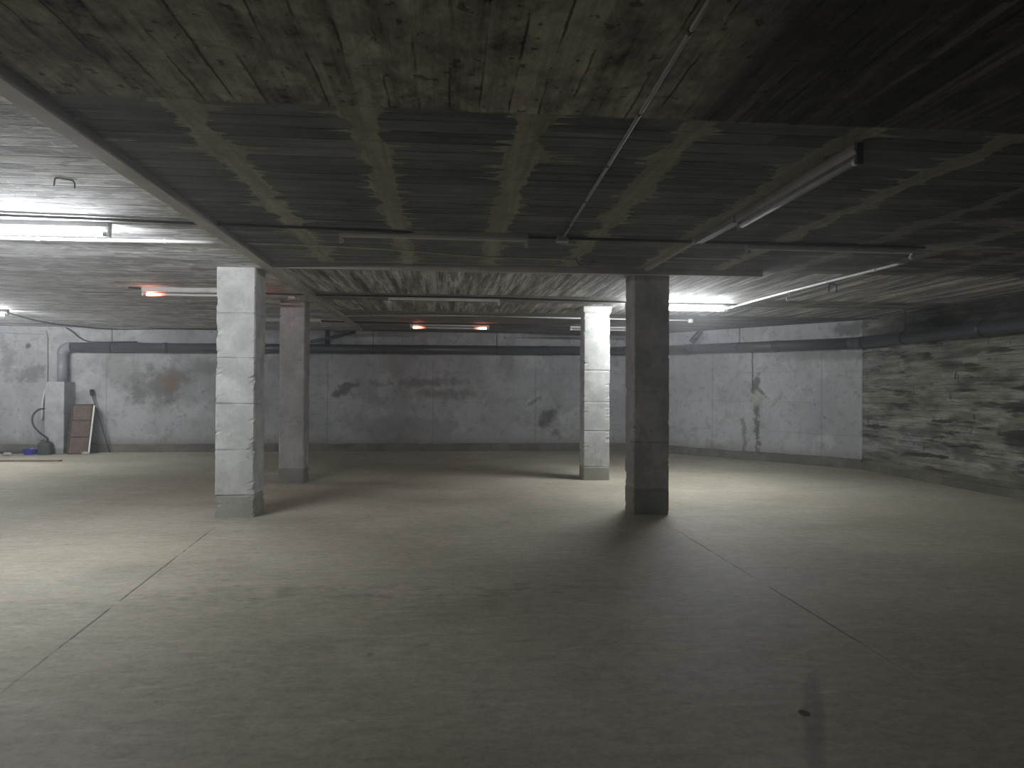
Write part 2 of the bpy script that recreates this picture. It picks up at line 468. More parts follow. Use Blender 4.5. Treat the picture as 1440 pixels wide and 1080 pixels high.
def tube(bm, pts, r, seg=12, caps=True, radii=None):
    """a tube swept along a polyline with parallel-transported frames"""
    pts = [Vector(p) for p in pts]
    n = len(pts)
    tang = []
    for i in range(n):
        a = pts[max(i - 1, 0)]; b = pts[min(i + 1, n - 1)]
        tang.append((b - a).normalized())
    ref = Vector((0, 0, 1)) if abs(tang[0].z) < 0.9 else Vector((1, 0, 0))
    nor = (ref - tang[0] * ref.dot(tang[0])).normalized()
    rings = []
    for i in range(n):
        nor = (nor - tang[i] * nor.dot(tang[i])).normalized()
        bi = tang[i].cross(nor)
        rr = radii[i] if radii else r
        rings.append([bm.verts.new(pts[i] + (nor * math.cos(t) + bi * math.sin(t)) * rr)
                      for t in (2 * math.pi * k / seg for k in range(seg))])
    for i in range(n - 1):
        for k in range(seg):
            bm.faces.new((rings[i][k], rings[i][(k + 1) % seg], rings[i + 1][(k + 1) % seg], rings[i + 1][k]))
    if caps:
        bm.faces.new(rings[0]); bm.faces.new(list(reversed(rings[-1])))
    return bm


def nt(*a, **k): return tube(bmesh.new(), *a, **k)


def curve(pts, n=8):
    """Catmull-Rom through the points"""
    P = [Vector(p) for p in pts]
    P = [P[0] * 2 - P[1]] + P + [P[-1] * 2 - P[-2]]
    out = []
    for i in range(1, len(P) - 2):
        for k in range(n):
            t = k / n
            a, b, c, d = P[i - 1:i + 3]
            out.append(0.5 * ((2 * b) + (c - a) * t + (2 * a - 5 * b + 4 * c - d) * t * t + (3 * b - a - 3 * c + d) * t ** 3))
    out.append(P[-2])
    return out


def lathe(bm, prof, seg=20, M=None):
    rings = []
    for (r, z) in prof:
        ring = []
        for k in range(seg):
            p = Vector((r * math.cos(2 * math.pi * k / seg), r * math.sin(2 * math.pi * k / seg), z))
            ring.append(bm.verts.new(M @ p if M is not None else p))
        rings.append(ring)
    for a, b in zip(rings, rings[1:]):
        for k in range(seg):
            bm.faces.new((a[k], a[(k + 1) % seg], b[(k + 1) % seg], b[k]))
    bm.faces.new(rings[0]); bm.faces.new(list(reversed(rings[-1])))
    return bm


# ---------------------------------------------------------------- materials
M_ceil = mat_ceiling(); M_floor = mat_floor()
M_back = mat_back_wall(); M_ang = mat_angled_wall(); M_right = mat_right_wall(); M_plain = mat_plain_wall()
M_kerb = mat_kerb()
M_white = simple('white_enamelled_steel', (0.62, 0.62, 0.60), 0.45, 0, 0.08, 6, 0.4, (0.42, 0.40, 0.35))
M_grey_metal = simple('dusty_grey_steel', (0.44, 0.43, 0.40), 0.55, 0, 0.15, 6, 0.35)
M_trunk = simple('dusty_grey_trunking', (0.40, 0.375, 0.335), 0.6, 0, 0.15, 3, 0.3, (0.28, 0.26, 0.23))
M_cap = simple('black_plastic', (0.025, 0.025, 0.027), 0.5)
M_pvc = simple('dark_grey_pvc', (0.060, 0.064, 0.072), 0.38, 0, 0.15, 4, 0.45)
M_pvc_lit = simple('lit_grey_pvc', (0.22, 0.23, 0.25), 0.4, 0, 0.12, 4, 0.45)  # same pipe plastic for drop and elbow, painted lighter as if lit
M_conduit = simple('pale_plastic_conduit', (0.62, 0.62, 0.60), 0.45, 0, 0.08, 5, 0.4)
M_dimconduit = simple('grey_plastic_conduit', (0.50, 0.48, 0.43), 0.5, 0, 0.12, 5)
M_darkconduit = simple('dusty_dark_conduit', (0.24, 0.23, 0.205), 0.5, 0, 0.15, 6)
M_tube_dull = simple('dull_tube_glass', (0.34, 0.33, 0.30), 0.6, 0, 0.1, 5, 0.2)  # unlit tube glass in a duller, darker grey
M_cable = simple('black_cable', (0.035, 0.035, 0.036), 0.6)
M_box = simple('grey_junction_plastic', (0.36, 0.36, 0.35), 0.5, 0, 0.1, 8)
M_glass_dead = simple('unlit_tube_glass', (0.60, 0.60, 0.57), 0.5, 0, 0.04, 3, 0.3)
M_wire = simple('bare_steel_wire', (0.20, 0.18, 0.16), 0.5, 0.6, 0.2, 20)
M_timber = simple('weathered_timber', (0.17, 0.12, 0.085), 0.85, 0, 0.3, 7, 0.2)
M_frame = simple('dark_timber_frame', (0.085, 0.065, 0.052), 0.85, 0, 0.3, 9, 0.2)
M_clay = simple('dusty_terracotta', (0.135, 0.098, 0.084), 0.9, 0, 0.3, 8, 0.15, (0.09, 0.075, 0.066))
M_blue = simple('blue_plastic', (0.035, 0.04, 0.30), 0.4, 0, 0.1, 8, 0.4)
M_green = simple('dark_green_plastic', (0.05, 0.062, 0.05), 0.5, 0, 0.15, 9, 0.35)
M_hose = simple('black_rubber_hose', (0.03, 0.031, 0.034), 0.5, 0, 0.1, 10, 0.4)
M_rubble = simple('pale_rubble', (0.42, 0.40, 0.37), 0.95, 0, 0.3, 14)


def emitter(name, col, strength):
    m = bpy.data.materials.new(name); m.use_nodes = True
    b = m.node_tree.nodes['Principled BSDF']
    b.inputs['Base Color'].default_value = (0.8, 0.8, 0.8, 1)
    b.inputs['Emission Color'].default_value = col + (1,)
    b.inputs['Emission Strength'].default_value = strength
    return m


M_lit = emitter('burning_tube', (0.918, 0.955, 1.0), LAMP_POWER)
M_weak = emitter('dimmed_burning_tube', (0.918, 0.955, 1.0), WEAK_POWER)


def mat_glow_ends():
    """a failing tube: only the electrodes at its ends glow orange-red (length -0.75..0.75 along object X)"""
    m = Mat('failing_tube_glow')
    tc = m.t.nodes.new('ShaderNodeTexCoord'); q = m.t.nodes.new('ShaderNodeSeparateXYZ')
    m.t.links.new(tc.outputs['Object'], q.inputs[0])
    ax = V(m.t, q.outputs[0]).abs()
    g = ax.step(0.44, 0.70)
    hot = ax.step(0.54, 0.70)
    c = m.mix(hot, (1.0, 0.14, 0.08), (1.0, 0.34, 0.22))
    m.t.links.new(c, m.b.inputs['Emission Color'])
    m.t.links.new((g.pow(2.4) * 21.0).s, m.b.inputs['Emission Strength'])
    return m.out((0.66, 0.66, 0.64), 0.25)


M_glow = mat_glow_ends()

# ---------------------------------------------------------------- the setting
A, B, Cn = Vector((-14.0, 16.75)), Vector((4.6, 17.05)), Vector((7.8, 12.8))
D = Vector((7.85, -5.0)); E0 = Vector((-14.0, -5.0))


def wall(name, p, q, mat, n=1):
    """a wall slab 0.25 m thick standing outside the line p-q (room on the left of q-p reversed)"""
    d = (q - p).normalized(); o = Vector((-d.y, d.x)) * 0.25
    bm = bmesh.new()
    ring = [p, q, q + o, p + o]
    lo = [bm.verts.new((v.x, v.y, 0)) for v in ring]; hi = [bm.verts.new((v.x, v.y, CEIL)) for v in ring]
    bm.faces.new(lo); bm.faces.new(hi)
    for i in range(4):
        j = (i + 1) % 4
        bm.faces.new((lo[i], lo[j], hi[j], hi[i]))
    return struct(name, bm, mat)


wall('wall_back', A, B, M_back)
wall('wall_back_right', B, Cn, M_ang)
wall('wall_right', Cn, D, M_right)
wall('wall_front', D, E0, M_plain)
wall('wall_left', E0, A, M_plain)
struct('floor', nb(-14.3, 8.2, -5.3, 17.4, -0.2, 0), M_floor)
struct('ceiling', nb(-14.3, 8.2, -5.3, 17.4, CEIL, CEIL + 0.25), M_ceil)


def kerb(name, p, q, h=0.17, t=0.035):
    d = (q - p).normalized(); o = Vector((d.y, -d.x)) * t
    n = int((q - p).length / 0.35) + 1
    bm = bmesh.new(); rows = []
    for i in range(n + 1):
        c = p.lerp(q, i / n)
        hh = h + 0.03 * (mnoise.noise(Vector((c.x * 1.3, c.y * 1.3, 0)))); tt = 1 + 0.5 * mnoise.noise(Vector((c.x * 2, c.y * 2, 5)))
        rows.append([bm.verts.new(v) for v in ((c.x, c.y, 0), (c.x + o.x * tt * 1.25, c.y + o.y * tt * 1.25, 0),
                                                (c.x + o.x * tt, c.y + o.y * tt, hh), (c.x, c.y, hh + 0.012))])
    for a, b in zip(rows, rows[1:]):
        for k in range(4):
            bm.faces.new((a[k], a[(k + 1) % 4], b[(k + 1) % 4], b[k]))
    bm.faces.new(rows[0]); bm.faces.new(rows[-1])
    return struct(name, bm, M_kerb)


kerb('baseboard_back', A, B)
kerb('baseboard_back_right', B, Cn)
kerb('baseboard_right', Cn, D, 0.12, 0.03)


# ---------------------------------------------------------------- pillars
def pillar(label, x0, x1, y0, y1, mat, joints, seed, lean=(0, 0), lip=0.0, chip=1.0):
    bm = bmesh.new()
    nper, cr = 7, 0.014
    zs = sorted(set([0.0, CEIL] + [round(0.0282 * i, 4) for i in range(1, 100)] + [j for j in joints] + [j + 0.012 for j in joints]))
    rings = []
    for z in zs:
        lift = sum(1 for j in joints if z > j)
        sx = 0.005 * mnoise.noise(Vector((lift * 3.1, seed, 0))); sy = 0.005 * mnoise.noise(Vector((lift * 2.7, seed, 9)))
        lx, ly = lean[0] * z / CEIL, lean[1] * z / CEIL
        g = -0.003 if any(abs(z - j) < 0.004 for j in joints) else 0.0
        if lip and z > CEIL - 0.09: g += lip
        X0, X1, Y0, Y1 = x0 + sx + lx - g, x1 + sx + lx + g, y0 + sy + ly - g, y1 + sy + ly + g
        ring = []
        for (ax, ay, bx_, by_) in ((X0, Y0, X1, Y0), (X1, Y0, X1, Y1), (X1, Y1, X0, Y1), (X0, Y1, X0, Y0)):
            L = math.hypot(bx_ - ax, by_ - ay)
            for k in range(nper):
                t = cr / L + (1 - 2 * cr / L) * k / (nper - 1)
                px, py = ax + (bx_ - ax) * t, ay + (by_ - ay) * t
                v = Vector((px, py, z))
                if k in (0, nper - 1):
                    c = mnoise.noise(Vector((px * 9 + seed, py * 9, z * 6))) + 0.9 * mnoise.noise(Vector((px * 30, py * 30 + seed, z * 33)))
                    inn = max(0.0, c - 0.2) * 0.022 * chip
                    v.x += (1 if px < (x0 + x1) / 2 else -1) * inn; v.y += (1 if py < (y0 + y1) / 2 else -1) * inn
                else:
                    d = 0.003 * mnoise.noise(v * 6 + Vector((seed, 0, 0)))
                    v.x += d; v.y += d
                ring.append(bm.verts.new(v))
        rings.append(ring)
    n = len(rings[0])
    for a, b in zip(rings, rings[1:]):
        for k in range(n):
            bm.faces.new((a[k], a[(k + 1) % n], b[(k + 1) % n], b[k]))
    bm.faces.new(rings[0]); bm.faces.new(rings[-1])
    return tag(link('concrete_pillar', bm, mat), label, 'pillar', 'square concrete pillars')


J1 = (0.25, 0.76, 1.28, 1.80, 2.30)
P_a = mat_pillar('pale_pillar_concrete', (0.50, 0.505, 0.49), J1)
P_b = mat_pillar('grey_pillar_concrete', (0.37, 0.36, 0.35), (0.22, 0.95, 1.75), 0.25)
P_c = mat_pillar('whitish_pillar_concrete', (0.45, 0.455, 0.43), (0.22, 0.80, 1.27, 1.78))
P_d = mat_pillar('darker_pillar_concrete', (0.36, 0.345, 0.32), (0.30, 0.85, 1.45), 0.35)  # darker grey concrete with darker blotches
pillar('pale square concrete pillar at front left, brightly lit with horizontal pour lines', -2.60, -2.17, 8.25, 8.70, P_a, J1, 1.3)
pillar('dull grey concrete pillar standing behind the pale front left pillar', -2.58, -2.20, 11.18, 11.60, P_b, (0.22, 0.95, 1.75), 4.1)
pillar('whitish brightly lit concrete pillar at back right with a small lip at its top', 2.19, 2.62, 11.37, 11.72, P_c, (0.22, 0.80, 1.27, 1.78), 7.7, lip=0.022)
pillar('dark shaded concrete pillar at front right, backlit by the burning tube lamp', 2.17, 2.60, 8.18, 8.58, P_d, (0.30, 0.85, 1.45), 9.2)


# ---------------------------------------------------------------- fluorescent battens
def add_housing(L):
    """folded steel batten: a flat-backed channel with sloped sides, length L along X, back at z=0"""
    bm = bmesh.new()
    prof = ((-0.034, 0), (0.034, 0), (0.034, -0.040), (0.022, -0.062), (-0.022, -0.062), (-0.034, -0.040))
    a = [bm.verts.new((-L / 2, p[0], p[1])) for p in prof]; b = [bm.verts.new((L / 2, p[0], p[1])) for p in prof]
    n = len(prof)
    for k in range(n): bm.faces.new((a[k], a[(k + 1) % n], b[(k + 1) % n], b[k]))
    bm.faces.new(a); bm.faces.new(b)
    return bm


def add_holder(s, L):
    """lampholder: an upright rounded plate with a socket boss facing inwards"""
    bm = bmesh.new()
    x0, x1 = (L / 2 - 0.016, L / 2 + 0.004)
    box(bm, min(s * x0, s * x1), max(s * x0, s * x1), -0.020, 0.020, -0.118, -0.0005, 0.004)
    tube(bm, [(s * (L / 2 - 0.03), 0, -0.095), (s * (L / 2 - 0.014), 0, -0.095)], 0.017, 14)
    return bm


def batten(label, x0, y, rot=0.0, state='empty', L=1.62, body=None, end=None, glass=None, group='bare fluorescent batten lamps'):
    mb = body or M_white
    t = thing('fluorescent_lamp', label, 'lamp', (x0 + L / 2 * math.cos(rot), y + L / 2 * math.sin(rot), CEIL), group, rot)
    link('housing', add_housing(L), mb, t)
    for s in (-1, 1):
        link('lampholder', add_holder(s, L), end if (end and s == 1) else mb, t)
    if state != 'empty':
        mat = {'lit': glass or M_lit, 'dead': glass or M_glass_dead, 'glow': M_glow}[state]
        h = L / 2 - 0.03
        xs = [-h + 2 * h * i / 30 for i in range(31)] if state == 'glow' else [-h, h]
        tb = link('tube', nt([(x, 0, -0.095) for x in xs], 0.018, 14), mat, t, True)
        tb['label'] = {'lit': 'burning white tube', 'dead': 'unlit white tube', 'glow': 'failing tube glowing orange at its ends'}[state]
        for s in (-1, 1):
            link('tube_cap', nt([(s * (h - 0.028), 0, -0.095), (s * (h + 0.001), 0, -0.095)], 0.0188, 14), M_grey_metal, t)
    return t


batten('burning white tube lamp on ceiling at far left, nearest the viewer', -4.42, 6.16, 0.004, 'lit', glass=M_weak)
batten('dim grey batten without tube, in front of the long cross trunking', -0.93, 6.18, 0.01, 'empty', body=M_grey_metal)
batten('shadowed dark batten without tube, on ceiling at far right', 2.72, 6.30, 0.004, 'empty', body=M_grey_metal)
batten('lamp with one orange glowing end, partly behind the pale front left pillar', -4.14, 10.05, 0.004, 'glow')
batten('white batten without a tube, between the pillars above the glowing red lamp', -0.87, 10.45, 0.01, 'empty')
batten('burning white tube lamp behind the dark front right pillar', 2.71, 10.72, 0.012, 'lit')
batten('thin batten without tube, half hidden behind the dull grey left pillar', -4.08, 14.05, 0.0, 'empty')
batten('lamp with both tube ends glowing red, in the middle near the back wall', -0.78, 14.66, 0.01, 'glow')
batten('white lamp with unlit tube, half hidden behind the whitish back right pillar', 2.53, 14.62, 0.0, 'dead')
batten('burning tube lamp at left edge of the view by the back wall', -9.32, 13.22, 0.0, 'lit')
batten('unseen burning tube lamp added behind the viewer to light the foreground', -9.3, -2.4, 0.0, 'lit')  # fill lamp added out of view to lift the foreground
lp = batten('lamp running into the depth on right ceiling with unlit tube and black end', 2.24, 3.70 + 1.62, -math.pi / 2, 'dead', body=M_darkconduit, end=M_cap, glass=M_tube_dull)


# ---------------------------------------------------------------- trunking
def trunking(label, p, q, w, h, nlen, group=None, name='cable_trunking', mat=None):
    """a box channel under the ceiling in lengths with lid seams, from p to q (x, y)"""
    p, q = Vector(p), Vector(q)
    L = (q - p).length
    a = math.atan2((q - p).y, (q - p).x)
    t = thing(name, label, 'cable trunking', (p.x, p.y, CEIL), group, a)
    link('channel', nb(0, L, -w / 2, w / 2, -h * 0.86, -0.001), mat or M_trunk, t)
    for i in range(nlen):
        s0, s1 = L * i / nlen + 0.002, L * (i + 1) / nlen - 0.002
        dz = 0.001 * (i % 2)
        link('lid', nb(s0, s1, -w / 2 - 0.004, w / 2 + 0.004, -h - dz, -h * 0.8, 0.002), mat or M_trunk, t)
    return t


trunking('long grey cable trunking running into the depth on left side of ceiling', (-1.95, -3.5), (-1.95, 16.0), 0.105, 0.062, 9)
trunking('grey cable trunking crossing ceiling between the two front pillars', (-1.88, 7.88), (3.55, 7.80), 0.06, 0.062, 3)
trunking('narrow grey trunking continuing from the lamp with black end towards the pillar', (2.235, 5.34), (2.21, 6.14), 0.066, 0.055, 1, mat=M_darkconduit)
trunking('thin grey trunking between the narrow trunking and the cross trunking', (2.205, 6.155), (2.195, 7.76), 0.04, 0.03, 2)


# ---------------------------------------------------------------- conduits and cables on the ceiling
def conduit(name, label, cat, pts, r, mat, clips=0, group=None, clipmat=None, n=8, smooth=True, straight=False):
    P = [Vector(p) for p in pts] if straight else curve(pts, n)
    t = thing(name, label, cat, tuple(P[0]), group)
    o = P[0].copy()
    link('run', nt([p - o for p in P], r, 10), mat, t, smooth)
    # saddle clips spread along the run
    Ls = [0.0]
    for a, b in zip(P, P[1:]): Ls.append(Ls[-1] + (b - a).length)
    for k in range(clips):
        s = Ls[-1] * (k + 0.5) / clips
        i = max(j for j in range(len(P) - 1) if Ls[j] <= s)
        d = (P[i + 1] - P[i]).normalized()
        c = P[i] + d * (s - Ls[i]) - o
        link('clip', nt([c - d * 0.011, c + d * 0.011], r * 1.35, 10), clipmat or mat, t)
    return t


zc = CEIL - 0.0165
conduit('ceiling_cable', 'black cable along ceiling through the front row of battens', 'cable',
        [(-6.5, 5.80, zc), (-4.4, 5.87, zc), (-2.69, 5.97, zc), (-1.88, 6.04, zc), (-0.94, 6.10, zc), (0.43, 6.22, zc), (2.4, 6.25, zc), (4.42, 6.25, zc)],
        0.012, M_cable, 6, 'black ceiling cables')
conduit('ceiling_cable', 'black cable along ceiling through the middle row of lamps', 'cable',
        [(-4.3, 10.0, zc), (-2.45, 10.38, zc), (-0.88, 10.40, zc), (0.8, 10.41, zc), (2.69, 10.62, zc), (4.45, 10.70, zc)],
        0.012, M_cable, 4, 'black ceiling cables')
conduit('ceiling_cable', 'black cable along ceiling through the back row, by the red glowing lamp', 'cable',
        [(-4.2, 14.1, zc), (-2.4, 14.45, zc), (-0.8, 14.60, zc), (0.8, 14.61, zc), (2.5, 14.56, zc), (4.3, 14.6, zc)],
        0.012, M_cable, 4, 'black ceiling cables')
zp = CEIL - 0.0225
conduit('conduit', 'bright white conduit below the left burning lamp, ending at the trunking', 'conduit',
        [(-6.5, 6.80, zp), (-4.0, 6.79, zp), (-2.03, 6.75, zp)], 0.016, M_conduit, 4)
conduit('sagging_cable', 'thin grey cable drifting from the long trunking to a broken bracket', 'cable',
        [(-1.88, 6.76, zp), (-1.2, 6.80, zp), (-0.48, 6.86, zp - 0.012), (0.2, 7.05, zp - 0.015), (0.79, 7.20, zp), (1.33, 7.24, zp)],
        0.009, M_dimconduit, 2)
conduit('conduit', 'thin grey conduit with dark clips running into the depth at top centre', 'conduit',
        [(0.85, -1.0, zp), (0.87, 1.5, zp), (0.89, 2.41, zp), (0.93, 3.67, zp), (1.0, 6.16, zp)], 0.010, M_darkconduit, 9, None, M_cap)
conduit('conduit', 'bright white conduit running into the depth on right ceiling from the burning lamp', 'conduit',
        [(4.69, 6.95, zp), (4.63, 7.8, zp), (4.56, 8.97, zp), (4.51, 10.2, zp), (4.50, 11.4, zp)], 0.016, M_conduit, 5)
conduit('conduit', 'thin pale conduit crossing ceiling behind the middle lamps to a round box', 'conduit',
        [(-1.87, 13.20, zp), (-1.6, 13.14, zp), (-0.6, 12.98, zp), (0.35, 12.88, zp), (1.4, 12.95, zp), (2.47, 13.05, zp), (3.5, 13.08, zp), (4.53, 13.13, zp)],
        0.013, M_conduit, 6)
conduit('conduit', 'short pale conduit stub crossing ceiling right of the lamp with black end', 'conduit',
        [(2.26, 6.98, zp), (2.62, 6.98, zp), (2.95, 6.97, zp)], 0.010, M_conduit, 1)


def junction(label, x, y, s=0.09, h=0.05, rnd=False, mat=None):
    t = thing('junction_box', label, 'junction box', (x, y, CEIL))
    if rnd:
        link('body', lathe(bmesh.new(), [(s * 0.5, 0), (s * 0.5, -h), (s * 0.42, -h - 0.006)]), mat or M_box, t, False)
        link('cover', lathe(bmesh.new(), [(s * 0.53, -h - 0.004), (s * 0.53, -h - 0.012), (s * 0.2, -h - 0.018)]), mat or M_box, t)
    else:
        link('body', nb(-s / 2, s / 2, -s / 2, s / 2, -h, 0, 0.006), mat or M_box, t)
        link('cover', nb(-s / 2 - 0.003, s / 2 + 0.003, -s / 2 - 0.003, s / 2 + 0.003, -h - 0.010, -h + 0.001, 0.004), mat or M_box, t)
    return t


junction('small grey junction box at end of the clipped conduit, top centre', 1.0, 6.22, 0.10, 0.045)
junction('round white junction box behind the right burning lamp', 4.58, 13.13, 0.10, 0.05, True, M_conduit)
junction('small grey box on ceiling above the dull grey left pillar', -2.26, 10.55, 0.10, 0.06)


def wires(name, label, cat, polys, r, mat):
    bm = bmesh.new()
    for p in polys: tube(bm, curve(p, 6), r, 8)
    return tag(link(name, bm, mat, None, True), label, cat)


wires('broken_bracket', 'small bent metal bracket hanging at end of the sagging cable', 'bracket',
      [[(1.30, 7.22, CEIL), (1.32, 7.22, CEIL - 0.05), (1.37, 7.22, CEIL - 0.09), (1.43, 7.20, CEIL - 0.085), (1.50, 7.18, CEIL - 0.045), (1.46, 7.17, CEIL - 0.04)]], 0.007, M_wire)
wires('wire_hook', 'bent steel wire hook sticking out of the bright left ceiling', 'hook',
      [[(-2.56, 4.86, CEIL - 0.06), (-2.555, 4.87, CEIL - 0.005), (-2.52, 4.90, CEIL + 0.0), (-2.475, 4.93, CEIL - 0.005), (-2.47, 4.94, CEIL - 0.05)]], 0.005, M_wire)
wires('wire_hook', 'short bright wire dangling under the right white conduit', 'hook',
      [[(4.62, 9.35, CEIL), (4.64, 9.33, CEIL - 0.05), (4.60, 9.33, CEIL - 0.09), (4.61, 9.32, CEIL - 0.13)]], 0.007, M_conduit)
wires('wire_hook', 'dark wire staple sticking from ceiling beside the right white conduit', 'hook',
      [[(4.77, 8.55, CEIL - 0.11), (4.775, 8.55, CEIL - 0.02), (4.82, 8.55, CEIL - 0.005), (4.865, 8.55, CEIL - 0.02), (4.87, 8.55, CEIL - 0.11)]], 0.008, M_cable)

# ---------------------------------------------------------------- drain pipe round the back walls
R = 0.105


def drain():
    t = thing('drain_pipe', 'dark grey plastic drain pipe running along the back and right walls', 'pipe', (0, 0, 0))
    x0 = -8.56
    off = 0.16
    zl = 2.36

    def on(p, q, s):    # point at pipe offset from wall p-q at fraction s
        d = (q - p).normalized(); nrm = Vector((d.y, -d.x)) * off
        return p.lerp(q, s) + nrm
    # vertical drop into the pier
    yb = 16.75 + (x0 + 14) * 0.3 / 18.6 - off
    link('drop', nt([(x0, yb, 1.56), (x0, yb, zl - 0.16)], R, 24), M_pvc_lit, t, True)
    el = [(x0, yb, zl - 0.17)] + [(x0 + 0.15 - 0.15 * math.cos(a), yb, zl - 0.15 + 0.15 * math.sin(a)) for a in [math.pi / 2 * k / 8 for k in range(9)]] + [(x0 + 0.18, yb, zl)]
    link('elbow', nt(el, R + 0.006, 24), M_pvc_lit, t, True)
    s0 = (x0 + 0.17 + 14) / 18.6
    k1 = on(A, B, 0.985); k1b = on(B, Cn, 0.03); k2 = on(B, Cn, 0.965); k2b = on(Cn, D, 0.012)
    z1, z2, z3 = 2.42, 2.38, 2.36
    st = on(A, B, s0)
    runs = [((st.x, st.y, zl), (k1.x, k1.y, z1)), ((k1b.x, k1b.y, z1), (k2.x, k2.y, z2)), ((k2b.x, k2b.y, z2), (7.68, -2.0, z3))]
    for a, b in runs:
        link('pipe_length', nt([a, b], R, 24), M_pvc, t, True)
    for a, b in ((k1, k1b), (k2, k2b)):
        zz = z1 if a is k1 else z2
        link('bend', nt(curve([(a.x - (b.x - a.x) * 0.3 if a is k2 else a.x - 0.1, a.y, zz), (a.x, a.y, zz), ((a.x + b.x) / 2 + (0.03 if a is k2 else 0.02), (a.y + b.y) / 2 + 0.02, zz), (b.x, b.y, zz), (b.x + (0.08 if a is k1 else 0.0), b.y - 0.1, zz)], 5), R + 0.006, 24), M_pvc, t, True)
    for (a, b), n in zip(runs, (4, 2, 3)):
        a, b = Vector(a), Vector(b); d = (b - a).normalized()
        for k in range(n):
            c = a.lerp(b, (k + 0.7) / (n + 0.4))
            link('coupling', nt([c - d * 0.06, c + d * 0.06], R + 0.008, 24), M_pvc, t, True)
            c2 = a.lerp(b, (k + 0.3) / (n + 0.4))
            cl = nt([c2 - d * 0.014, c2 + d * 0.014], R + 0.005, 24)
            hang = Vector((0, 0, 1))
            tube(cl, [c2 + hang * R, Vector((c2.x, c2.y, CEIL))], 0.008, 8)
            link('hanger', cl, M_cable, t)
    return t


drain()
t = thing('branch_pipe', 'thin dark pipe slanting up from the drain by the dull grey pillar', 'pipe', (-2.79, 16.78, 2.5))
link('riser', nt([(0, 0, 0.0), (0, 0, CEIL - 2.5)], 0.055, 16), M_pvc, t, True)
link('slanting_pipe', nt([(-0.50, -0.06, 0.02), (-0.1, -0.06, 0.10), (0.65, -0.06, 0.28)], 0.034, 14), M_pvc, t, True)
t = thing('branch_pipe', 'stub pipe slanting from ceiling into the drain right of the dark pillar', 'pipe', (5.50, 15.68, 2.44))
link('slanting_pipe', nt([(-0.03, -0.02, 0.12), (0.06, -0.075, 0.24), (0.16, -0.14, 0.379)], 0.06, 16), M_pvc, t, True)
link('collar', nt([(0.03, -0.055, 0.20), (0.07, -0.08, 0.245)], 0.068, 16), M_pvc, t, True)

# ---------------------------------------------------------------- back left corner
pr = bmesh.new()
box(pr, -8.765, -8.365, 16.38, 16.84, 0, 1.58, 0.012)
tag(link('wall_pier', pr, mat_pillar('grey_pier_concrete', (0.36, 0.365, 0.37), (0.12, 0.9))), 'low grey concrete pier casing the drop pipe against the back wall', 'pier')

yw = 16.79
conduit('wall_cable', 'grey cable running down the back wall left of the drop pipe', 'cable',
        [(-8.99, yw, 2.74), (-8.96, yw, 2.55), (-8.95, yw, 2.2), (-8.95, yw, 1.54)], 0.016, M_box, 3)
conduit('wall_cable', 'level grey cable on the back wall at the left edge', 'cable',
        [(-10.4, yw - 0.01, 2.67), (-9.9, yw - 0.01, 2.665), (-9.02, yw - 0.01, 2.645)], 0.010, M_box, 2)
conduit('wall_cable', 'pair-thick dark cable curving down the wall onto the drain pipe', 'cable',
        [(-8.55, yw, 2.80), (-8.40, yw, 2.70), (-8.25, yw, 2.57), (-8.05, yw - 0.03, 2.49), (-7.80, yw - 0.10, 2.475), (-7.4, yw - 0.12, 2.485), (-7.0, yw - 0.02, 2.50)], 0.014, M_cable, 1)
conduit('wall_cable', 'dark cable hanging along the top edge of the back wall on the left', 'cable',
        [(-7.55, 11.9, zc), (-7.9, 13.4, zc), (-8.2, 15.2, zc - 0.02), (-7.95, 16.2, zc - 0.03), (-7.4, 16.78, zc - 0.02), (-6.4, 16.80, zc), (-5.2, 16.82, zc)], 0.014, M_cable, 3)

# leaning crate of three terracotta panels
t = thing('leaning_crate', 'reddish brown crate with three stacked panels leaning beside the pier', 'crate', (-8.04, 16.32, 0.0))
t.rotation_euler = (math.radians(-15), math.radians(-2.0), 0)
fb = bmesh.new()
for xx in (-0.215, 0.195): box(fb, xx, xx + 0.02, -0.03, 0.09, 0, 1.12, 0.003)
for zz in (0.0, 0.372, 0.744, 1.10): box(fb, -0.195, 0.195, -0.028, 0.088, zz, zz + 0.02, 0.003)
box(fb, -0.195, 0.195, 0.076, 0.088, 0.02, 1.10)
link('frame', fb, M_frame, t)
for k in range(3):
    z0 = 0.024 + 0.372 * k
    p = bmesh.new()
    box(p, -0.190, 0.190, -0.018, 0.074, z0, z0 + (0.344 if k < 2 else 0.328), 0.006)
    box(p, -0.13, 0.13, -0.024, -0.016, z0 + 0.06, z0 + 0.28, 0.006)
    link('panel', p, M_clay, t)
t = thing('leaning_lath', 'thin white lath leaning along the right edge of the crate', 'lath', (-7.785, 16.26, 0))
link('strip', nb(-0.018, 0.018, -0.010, 0.010, 0, 1.10, 0.002, Matrix.Rotation(math.radians(-15), 4, 'X') @ Matrix.Rotation(math.radians(-1.2), 4, 'Y')), M_conduit, t)
# broom leaning against the wall
t = thing('broom', 'thin dark broom leaning head up on the back wall beside the crate', 'broom', (-7.55, 16.70, 0))
top = Vector((-0.42, 0.06, 1.30))
link('stick', nt([(0, 0, 0.01), top * 0.5 + Vector((0.012, 0, 0)), top], 0.012, 10), M_frame, t, True)
hd = bmesh.new()
box(hd, -0.036, 0.036, -0.022, 0.022, -0.02, 0.05, 0.008, Matrix.Translation(top))
link('head', hd, M_cap, t)
br = bmesh.new()
for i in range(9):
    for j in range(3):
        b0 = top + Vector((-0.03 + i * 0.0075, -0.018 + j * 0.018, 0.05))
        tube(br, [b0, b0 + Vector(((i - 4) * 0.002, 0, 0.055 + 0.006 * ((i * 7 + j * 3) % 3)))], 0.004, 5)
link('bristles', br, M_cap, t)


